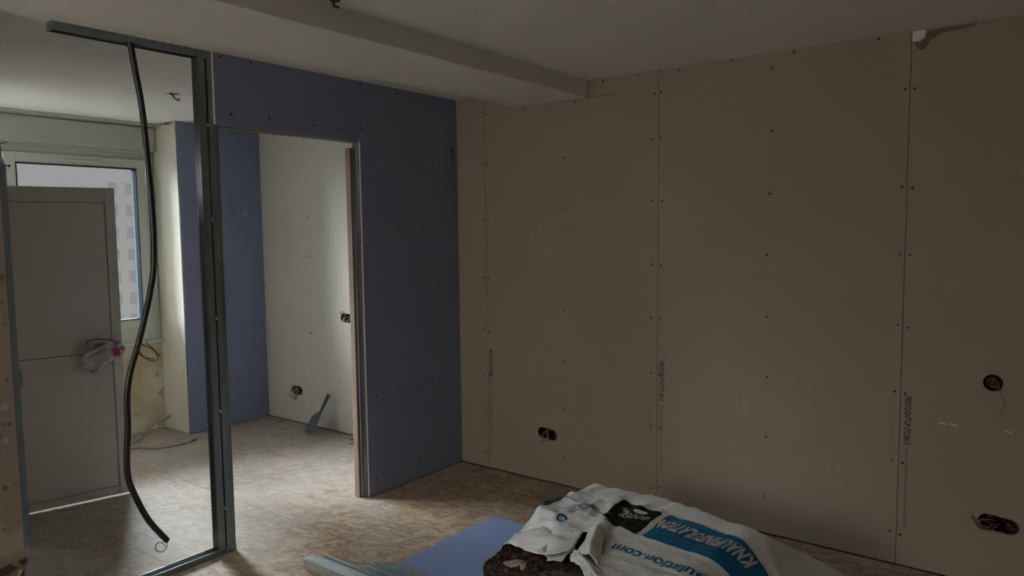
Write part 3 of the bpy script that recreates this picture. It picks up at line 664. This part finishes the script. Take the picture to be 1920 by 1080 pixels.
# ================================================================== SCOOP leaning on the cream wall
sc = thing('plastering_scoop', 'grey metal plastering scoop with dark handle leaning on the cream board wall', 'scoop')
base = Vector((-1.395, -.172, .004)); top = Vector((-1.352, -.018, .296)); ax_ = (top - base).normalized(); Ln = (top - base).length
wd = Vector((.94, -.34, .0)); wd = (wd - ax_ * wd.dot(ax_)).normalized(); nr = wd.cross(ax_).normalized()
if nr.y > 0: nr = -nr
prof = [(0, .074), (.03, .084), (.08, .090), (.12, .082), (.145, .062), (.160, .038), (.172, .022), (.184, .013)]
bm = bmesh.new(); rowsv = []
for z, w in prof:
    row = []
    for k in range(9):
        q = -1 + k / 4; dip = .016 * (q * q) * min(1, (.2 - z) / .08) ; row.append(bm.verts.new(base + ax_ * z * 1.05 + wd * w * q + nr * dip))
    rowsv.append(row)
for a, b in zip(rowsv, rowsv[1:]):
    for k in range(8): bm.faces.new((a[k], a[k + 1], b[k + 1], b[k]))
g = bmesh.ops.solidify(bm, geom=bm.faces[:], thickness=.0022)
bl = obj('blade', bm, plain('dusty_grey_metal', (.25, .28, .30), .55, .35, .3, 40), sc, smooth=True)
hp = [base + ax_ * .17, base + ax_ * .21, base + ax_ * .26, base + ax_ * .30, base + ax_ * (Ln - .003)]
obj('handle', tube(bmesh.new(), hp, lambda t: .010 + .004 * sm(.2, .6, t) + .002 * sm(.85, 1, t), 12), plain('dark_handle', (.07, .08, .085), .5), sc, smooth=True)
obj('hanging_eye', tube(bmesh.new(), [base + ax_ * (Ln - .022) + nr * .014, base + ax_ * (Ln - .022) - nr * .0], .004, 8, smooth_n=1), M['skim'], sc)

# ================================================================== BOARD, PROFILES ON THE FLOOR
fb = thing('floor_plasterboard', 'large lilac plasterboard sheet with dented edge lying flat on the floor under the bag', 'plasterboard')
outl = [(.770, -3.1), (.770, -1.27), (.778, -1.262), (.777, -1.14), (.768, -1.13), (.772, -1.0), (.790, -.985), (.786, -.95), (.770, -.94), (.772, -.75), (.782, -.647), (1.975, -.600), (1.97, -3.1)]
M['lilacsky'] = board_mat('lilac_skylit_paper', (.185, .24, .41), .35, var=.06)  # bluer copy of the lilac board, cool sky light put into the colour
obj('sheet', plate([(.792, -3.1)] + [(x + .020, y) for x, y in outl[1:10]] + outl[10:], [], lambda a, b, d: (a, b, .0135 - d), .0125, 1), [M['lilacsky'], M['gypsum']], fb)
bm = plate(jag([(.764, -3.1), (.764, -1.34), (.771, -1.1), (.762, -1.0), (.776, -.93), (.778, -.66), (.800, -.66), (.804, -1.1), (.800, -3.1)], .0015, 6), [], lambda a, b, d: (a, b, .0105 - d + .0008 * math.sin(b * 9)), .0090)
obj('tapered_edge', bm, M['lilacsky'], fb)
bm = bmesh.new()
tube(bm, [(1.16, -1.385, .014), (1.165, -1.40, .035), (1.18, -1.405, .030), (1.185, -1.39, .016)], .0022, 6)
tube(bm, [(1.18, -1.40, .030), (1.21, -1.39, .036), (1.215, -1.38, .015)], .0016, 6)
tag(obj('cable_tie', bm, M['skim'], smooth=True), 'tiny white plastic tie lying on the lilac sheet left of the wool', 'cable tie')

def uprof(label, x0, y0, y1, h, kind, cat='metal profile', z0=0.0, x1=3.0, grp='steel profiles on the floor'):
    t = thing('metal_profile', label, cat, grp); tk = .0014
    if kind == 'cap':       # web on top
        bs = [((x0, y0, z0 + h - tk), (x1, y1, z0 + h)), ((x0, y0, z0), (x1, y0 + tk, z0 + h)), ((x0, y1 - tk, z0), (x1, y1, z0 + h)),
              ((x0, y0 - .0008, z0 + h * .52), (x1, y0, z0 + h * .55)), ((x0, y0 + .012, z0 + h), (x1, y0 + .014, z0 + h + .0008)), ((x0, y1 - .014, z0 + h), (x1, y1 - .012, z0 + h + .0008))]
    else:                   # web below, open to the top
        bs = [((x0, y0, z0), (x1, y1, z0 + tk)), ((x0, y0, z0), (x1, y0 + tk, z0 + h)), ((x0, y1 - tk, z0), (x1, y1, z0 + h)),
              ((x0, y1 - .008, z0 + h - tk), (x1, y1, z0 + h))]
    obj('channel', B(*bs), M['galvlit'], t)
    return t
uprof('closest steel channel lying web up on floor, its end furthest left', .432, -1.629, -1.565, .050, 'cap', x1=1.38)
uprof('open steel channel lying directly behind the nearest channel', .47, -1.562, -1.534, .048, 'cup', x1=1.38)
uprof('short-reaching steel channel, third from the front, starting by the lilac sheet', .715, -1.530, -1.494, .048, 'cup', x1=1.38)
uprof('rear steel channel with tall flange next to the flat strip', .722, -1.490, -1.452, .056, 'cup', x1=1.38)
fs = thing('metal_strip', 'flat pale steel strip lying on the lilac sheet edge behind the channels', 'metal strip')
obj('strip', B(((.765, -1.425, .0140), (1.55, -1.352, .0165)), bev=.0005), M['galvlit'], fs)

# ================================================================== INSULATION BAG
OX, OY, AN = 1.43, -.70, math.radians(-6)
CA, SA = math.cos(AN), math.sin(AN)
def st(x, y):
    dx, dy = x - OX, y - OY
    return dx * CA + dy * SA, -(-dx * SA + dy * CA)
def xy(s, t): return OX + s * CA - t * -SA * -1 if False else OX + s * CA + (-t) * (-SA), OY + s * SA + (-t) * CA
def ridged(p, k=1.0): return (1 - abs(noise.noise(p)) * 2.2) * k
def hbase(x, y):
    s, t = st(x, y)
    h = .35 - .10 * sm(.30, .72, t) * (1 - sm(.1, .55, s))
    h -= .29 * sm(.80, 1.22, s)
    return h
def wrinkle(x, y):
    s, t = st(x, y); p = Vector((x, y, 0))
    a = .0048 + .022 * (1 - sm(.18, .34, s)) * sm(.05, .3, t) + .008 * sm(.60, .75, t)
    q = p + Vector((noise.noise(p * 6), noise.noise(p * 6 + Vector((4, 4, 4))), 0)) * .035
    f1 = noise.voronoi(q * 6.2)[0][0]; f2 = noise.voronoi(q * 13 + Vector((5, 2, 0)))[0][0]; f3 = noise.voronoi(q * 27 + Vector((1, 8, 0)))[0][0]
    w = a * (2.3 * (f1 - .45) + 1.0 * (f2 - .45) + .35 * (f3 - .45)) + a * .6 * noise.noise(p * 4)
    # long tension folds running across the bag
    q = Vector((s * 13 + t * 3.0, t * 2.2, 4.0)); w += .0045 * ridged(q) * (1 - .5 * sm(.8, 1, s))
    q = Vector((s * 2.0, t * 16, 9.0)); w += .0022 * ridged(q)
    # the deep soft fold across the dark square
    d = (s - .30) - (t - .12) * .35; g_ = sm(.04, .14, t) * (1 - sm(.5, .7, t)); w -= .010 * math.exp(-(d / .028) ** 2) * g_
    w += .009 * math.exp(-((d + .06) / .03) ** 2) * g_
    return w
def edge_back(s): return -.005 - .05 * math.exp(-((s - .40) / .25) ** 2) - max(0, s - .86) * 1.30
def film_h(x, y):
    s, t = st(x, y)
    h = hbase(x, y) + wrinkle(x, y)
    eb = edge_back(s)
    k = sm(eb - .075, eb + .03, t) ** .7 * sm(-.055, .035, s) ** .7 * (1 - sm(.80, .93, t)) ** .8 * (1 - sm(1.18, 1.27, s))
    lo = .022
    return lo + max(0, h - lo) * k
MASK = [(1.20, -1.78), (1.20, -1.37), (1.41, -1.328), (1.458, -1.325), (1.52, -1.345), (1.577, -1.362), (1.65, -1.405), (1.69, -1.448), (1.719, -1.452), (1.745, -1.430), (1.736, -1.348), (1.704, -1.262), (1.688, -1.200), (1.716, -1.203), (1.735, -1.240), (1.745, -1.290), (1.765, -1.348), (1.752, -1.375), (1.772, -1.425), (1.824, -1.455), (1.889, -1.505), (1.96, -1.58), (1.90, -1.75)]
def inside(x, y, P):
    c = False
    for i in range(len(P)):
        (a, b), (d, e) = P[i], P[i - 1]
        if (b > y) != (e > y) and x < (d - a) * (y - b) / (e - b) + a: c = not c
    return c
bag = thing('insulation_bag', 'torn white plastic insulation sack with blue banner lying before the brown wall', 'insulation bag')
stp = .0062; ns, ntt = int(1.38 / stp), int(1.46 / stp)
bm = bmesh.new(); G = {}
for i in range(ns + 1):
    for j in range(ntt + 1):
        s, t = -.09 + i * stp, -.50 + j * stp
        x, y = xy(s, t); G[i, j] = bm.verts.new((x, y, film_h(x, y)))
for i in range(ns):
    for j in range(ntt):
        q = (G[i, j], G[i + 1, j], G[i + 1, j + 1], G[i, j + 1]); c = sum((v.co for v in q), Vector()) / 4
        jx, jy = noise.noise(Vector((c.x * 22, c.y * 22, 0))) * .010, noise.noise(Vector((c.x * 22, c.y * 22, 7))) * .010
        if inside(c.x + jx, c.y + jy, MASK): continue
        if max(v.co.z for v in q) < .0235: continue
        bm.faces.new(q)
bmesh.ops.delete(bm, geom=[v for v in bm.verts if not v.link_faces], context='VERTS')
bmesh.ops.recalc_face_normals(bm, faces=bm.faces)
flm = obj('plastic_film', bm, M['film'], bag, smooth=True)
sol = flm.modifiers.new('thickness', 'SOLIDIFY'); sol.thickness = .0012; sol.offset = -1
# wool block
bm = bmesh.new(); nx, ny = 130, 110
def woolz(s, t):
    x, y = xy(s, t); p = Vector((x, y, 0))
    h = hbase(x, y) - .024 + .016 * noise.noise(p * 14) + .009 * noise.noise(p * 40) + .005 * noise.noise(p * 90)
    if t > .55 and s < .50: h += .012 * noise.noise(p * 9)
    return h
top_ = {}
S0, S1, TT0, TT1 = .012, .88, .045, .745
for i in range(nx + 1):
    for j in range(ny + 1):
        s = S0 + (S1 - S0) * i / nx; t = TT0 + (TT1 - TT0) * j / ny
        e = .012 * noise.noise(Vector((s * 20, t * 20, 3)))
        x, y = xy(s + (e if i in (0, nx) else 0), t + (e if j in (0, ny) else 0)); z = woolz(s, t) - (.02 if (i in (0, nx) or j in (0, ny)) else 0)
        top_[i, j] = bm.verts.new((x, y, min(z, film_h(x, y) - .004 if not inside(x, y, MASK) else z)))
for i in range(nx):
    for j in range(ny): bm.faces.new((top_[i, j], top_[i + 1, j], top_[i + 1, j + 1], top_[i, j + 1]))
rim = [(i, 0) for i in range(nx)] + [(nx, j) for j in range(ny)] + [(i, ny) for i in range(nx, 0, -1)] + [(0, j) for j in range(ny, 0, -1)]
prev = [top_[k] for k in rim]; L0 = [v.co.copy() for v in prev]
for lv in range(1, 13):
    cur = []
    for c in L0:
        z = c.z + (.016 - c.z) * lv / 12; d = .010 * noise.noise(Vector((c.x * 25, c.y * 25, z * 60))) + .004 * noise.noise(Vector((c.x * 70, c.y * 70, z * 150)))
        ss, tt = st(c.x, c.y); dx, dy = xy(.44, .4); n_v = Vector((c.x - dx, c.y - dy, 0)).normalized()
        cur.append(bm.verts.new(Vector((c.x, c.y, z)) + n_v * (d if lv < 12 else 0)))
    for k in range(len(cur)): bm.faces.new((prev[k], prev[(k + 1) % len(cur)], cur[(k + 1) % len(cur)], cur[k]))
    prev = cur
bm.faces.new(prev); bmesh.ops.recalc_face_normals(bm, faces=bm.faces)
wl_ = obj('mineral_wool', bm, M['wool'], bag, smooth=True)
# pale tufts on the torn corner
bm = bmesh.new()
def tuft(x, y, sx, sy, sz, rot):
    g = bmesh.ops.create_icosphere(bm, subdivisions=4, radius=1)
    z0 = woolz(*st(x, y))
    for v in g['verts']:
        c = v.co.copy(); q = 1 + .45 * noise.noise(c * 2.4 + Vector((x * 30, 1, 2))) + .25 * noise.noise(c * 6)
        a, b = c.x * sx * q, c.y * sy * q
        v.co = Vector((x + a * math.cos(rot) - b * math.sin(rot), y + a * math.sin(rot) + b * math.cos(rot), z0 + c.z * sz * q))
tuft(1.512, -1.412, .046, .018, .012, .6); tuft(1.555, -1.425, .022, .012, .016, -1.0)
obj('wool_tuft', bm, M['tuft'], bag, smooth=True)
# flaps of torn film folded over the tear
def sheet(rows, name='film_flap', fold=.004):
    """rows of (x, y, lift above the film): a patch with creases"""
    nr_, nc_ = len(rows), len(rows[0]); bm = bmesh.new(); sub = 7; V = {}
    for i in range((nr_ - 1) * sub + 1):
        for j in range((nc_ - 1) * sub + 1):
            a, b = i / sub, j / sub; i0, j0 = min(int(a), nr_ - 2), min(int(b), nc_ - 2); fa, fb = a - i0, b - j0
            P = [Vector(rows[i0][j0]), Vector(rows[i0 + 1][j0]), Vector(rows[i0][j0 + 1]), Vector(rows[i0 + 1][j0 + 1])]
            p = P[0] * (1 - fa) * (1 - fb) + P[1] * fa * (1 - fb) + P[2] * (1 - fa) * fb + P[3] * fa * fb
            zz = hbase(p.x, p.y) + p.z + fold * ridged(Vector((p.x, p.y, p.z)) * 17) + fold * .5 * noise.noise(Vector((p.x, p.y, 3)) * 40)
            if i in (0, (nr_ - 1) * sub) or j in (0, (nc_ - 1) * sub):
                p.x += .004 * noise.noise(p * 60); p.y += .004 * noise.noise(p * 60 + Vector((3, 3, 3)))
            V[i, j] = bm.verts.new((p.x, p.y, zz))
    for i in range((nr_ - 1) * sub):
        for j in range((nc_ - 1) * sub): bm.faces.new((V[i, j], V[i + 1, j], V[i + 1, j + 1], V[i, j + 1]))
    o = obj(name, bm, M['film'], bag, smooth=True)
    s_ = o.modifiers.new('thickness', 'SOLIDIFY'); s_.thickness = .0012; s_.offset = 0
    return o
sheet([[(1.695, -1.155, .010), (1.735, -1.140, .016), (1.785, -1.185, .010)],
       [(1.722, -1.215, .018), (1.765, -1.215, .050), (1.815, -1.245, .012)],
       [(1.752, -1.290, .020), (1.800, -1.300, .052), (1.850, -1.320, .012)],
       [(1.765, -1.360, .016), (1.830, -1.375, .046), (1.888, -1.395, .012)],
       [(1.815, -1.425, .014), (1.862, -1.440, .034), (1.915, -1.465, .010)]])
sheet([[(1.40, -1.27, .0), (1.52, -1.235, .030), (1.62, -1.235, .018), (1.695, -1.20, .012)],
       [(1.405, -1.33, .004), (1.53, -1.300, .030), (1.63, -1.315, .034), (1.715, -1.285, .014)],
       [(1.455, -1.345, .010), (1.56, -1.372, .018), (1.665, -1.425, .018), (1.735, -1.375, .010)]], fold=.007)
sheet([[(1.742, -1.358, .008), (1.775, -1.365, .012), (1.80, -1.39, .010)],
       [(1.778, -1.43, .006), (1.815, -1.43, .018), (1.86, -1.44, .010)],
       [(1.875, -1.515, .004), (1.905, -1.50, .014), (1.95, -1.50, .008)],
       [(1.96, -1.60, .0), (1.99, -1.585, .006), (2.02, -1.57, .0)]], fold=.006)

def drape(bm, cell=.007, lift=.0022):
    """cut flat lettering (x, y set) into small cells and lay it on the film"""
    xs = [v.co.x for v in bm.verts]; ys = [v.co.y for v in bm.verts]
    for ax, lo, hi in ((0, min(xs), max(xs)), (1, min(ys), max(ys))):
        k = math.ceil(lo / cell)
        while k * cell < hi:
            p = [0, 0, 0]; n = [0, 0, 0]; p[ax] = k * cell; n[ax] = 1
            bmesh.ops.bisect_plane(bm, geom=bm.verts[:] + bm.edges[:] + bm.faces[:], plane_co=p, plane_no=n); k += 1
    for v in bm.verts: v.co.z = film_h(v.co.x, v.co.y) + lift
    bmesh.ops.triangulate(bm, faces=bm.faces)
    for fc in bm.faces:
        fc.normal_update()
        if fc.normal.z < 0: fc.normal_flip()
    return bm
def flat_poly(P):
    bm = bmesh.new(); vs = [bm.verts.new((x, y, 0)) for x, y in P]; es = [bm.edges.new((vs[i], vs[(i + 1) % len(vs)])) for i in range(len(vs))]
    bmesh.ops.triangle_fill(bm, edges=es, use_beauty=True); return bm
def flat_text(s, o, U, V, shear=0, bold=0, space=1.0):
    """o: baseline start, U: baseline vector of the whole word, V: vector of the letter height"""
    bm = text_bm(s, shear, bold, space)
    for v in bm.verts:
        a, b = v.co.x, v.co.y; v.co = Vector((o[0] + U[0] * a + V[0] * b, o[1] + U[1] * a + V[1] * b, 0))
    return bm
def rnd(P, n=4, rr=.02):
    Q = []
    for i in range(len(P)):
        p0, p1, p2 = Vector(P[i - 1]), Vector(P[i]), Vector(P[(i + 1) % len(P)])
        a = p1 + (p0 - p1).normalized() * rr; b = p1 + (p2 - p1).normalized() * rr
        for k in range(n + 1):
            t = k / n; q = a * (1 - t) ** 2 + p1 * 2 * t * (1 - t) + b * t * t; Q.append((q.x, q.y))
    return Q
obj('printed_square', drape(flat_poly(rnd([(1.684, -.835), (1.893, -.878), (1.900, -1.140), (1.688, -1.052)], 4, .015))), M['inkblack'], bag, smooth=True)
obj('printed_outline', drape(flat_poly([(1.888, -.872), (1.9165, -.880), (1.9225, -1.146), (1.894, -1.142)]), lift=.0030), M['inkwhite'], bag, smooth=True)
obj('printed_banner', drape(flat_poly([(1.906, -.905), (1.930, -.880), (2.250, -.930), (2.372, -.985), (2.335, -1.180), (2.247, -1.166), (1.945, -1.148), (1.909, -1.130)]), lift=.0026), M['inkblue'], bag, smooth=True)
# wordmark runs from the right end to the left, tops toward the front
obj('printed_lettering', drape(flat_text("KNAUFINSULATION", (2.328, -.978), (-.408, .040), (-.012, -.092), .22, .050, 1.16), lift=.0042), M['inkwhite'], bag, smooth=True)
obj('printed_lettering', drape(flat_text("www.knaufinsulation.com", (2.62, -1.315), (-.750, .060), (-.004, -.060), .0, .014), lift=.0028), M['inkblue'], bag, smooth=True)
obj('printed_lettering', drape(flat_text("ECOSE", (1.868, -.955), (-.135, .020), (-.004, -.046), .2, .008), lift=.0042), M['inkwhite'], bag, smooth=True)
bm = bmesh.new()
for cx, cy, rx, ry, ro in ((1.800, -.912, .036, .018, -.2), (1.738, -.925, .020, .010, -.5), (1.722, -.900, .014, .007, .4)):
    P = [(cx + rx * math.cos(a) * math.cos(ro) - ry * math.sin(a) * math.sin(ro), cy + rx * math.cos(a) * math.sin(ro) + ry * math.sin(a) * math.cos(ro)) for a in [2 * math.pi * i / 18 for i in range(18)]]
    b2 = flat_poly(P); me_ = D.meshes.new('t'); b2.to_mesh(me_); b2.free(); bm.from_mesh(me_); D.meshes.remove(me_)
obj('printed_emblem', drape(bm, lift=.0042), M['inkwhite'], bag, smooth=True)
obj('printed_lettering', drape(flat_text("RECYCLE ME", (1.572, -1.105), (.060, .118), (-.026, .014), .0, .006), lift=.0028), M['inkblue'], bag, smooth=True)
obj('printed_lettering', drape(flat_text("REUSE", (1.538, -1.095), (.026, .052), (-.024, .013), .0, .006), lift=.0028), M['inkblue'], bag, smooth=True)
ringp = [(1.556 + .022 * math.cos(a), -1.152 + .028 * math.sin(a)) for a in [.3 + 5.4 * i / 24 for i in range(25)]]
ringi = [(1.556 + .013 * math.cos(a), -1.152 + .017 * math.sin(a)) for a in [.3 + 5.4 * i / 24 for i in range(25)]][::-1]
obj('printed_emblem', drape(flat_poly(ringp + ringi), lift=.0028), M['inkblue'], bag, smooth=True)
obj('printed_patch', drape(flat_poly([(1.412, -1.115), (1.446, -1.098), (1.470, -1.000), (1.462, -.960), (1.430, -.975), (1.408, -1.06)]), lift=.003), M['inkgreen'], bag, smooth=True)
obj('printed_lettering', drape(flat_text("- =- =  :. =i  ..", (1.875, -.836), (-.105, .026), (-.001, -.012), .2, 0), lift=.0028), M['printed'], bag, smooth=True)

# ================================================================== STREET: pale block far across
bf = thing('apartment_building', 'pale hazy apartment block with columns of reddish windows far outside the window', 'building')
bf.location = (-43, 18.7, 0)
obj('facade', B(((-5, -24, -14), (0, 1.9, 14))), M['facade'], bf)
for k in range(10):
    for y in (-1.1, -.15, .8):
        f_ = obj('window', B(((.0, y - .22, -8.2 + k * 1.35), (.05, y + .22, -7.5 + k * 1.35))), M['facadewin'], bf)
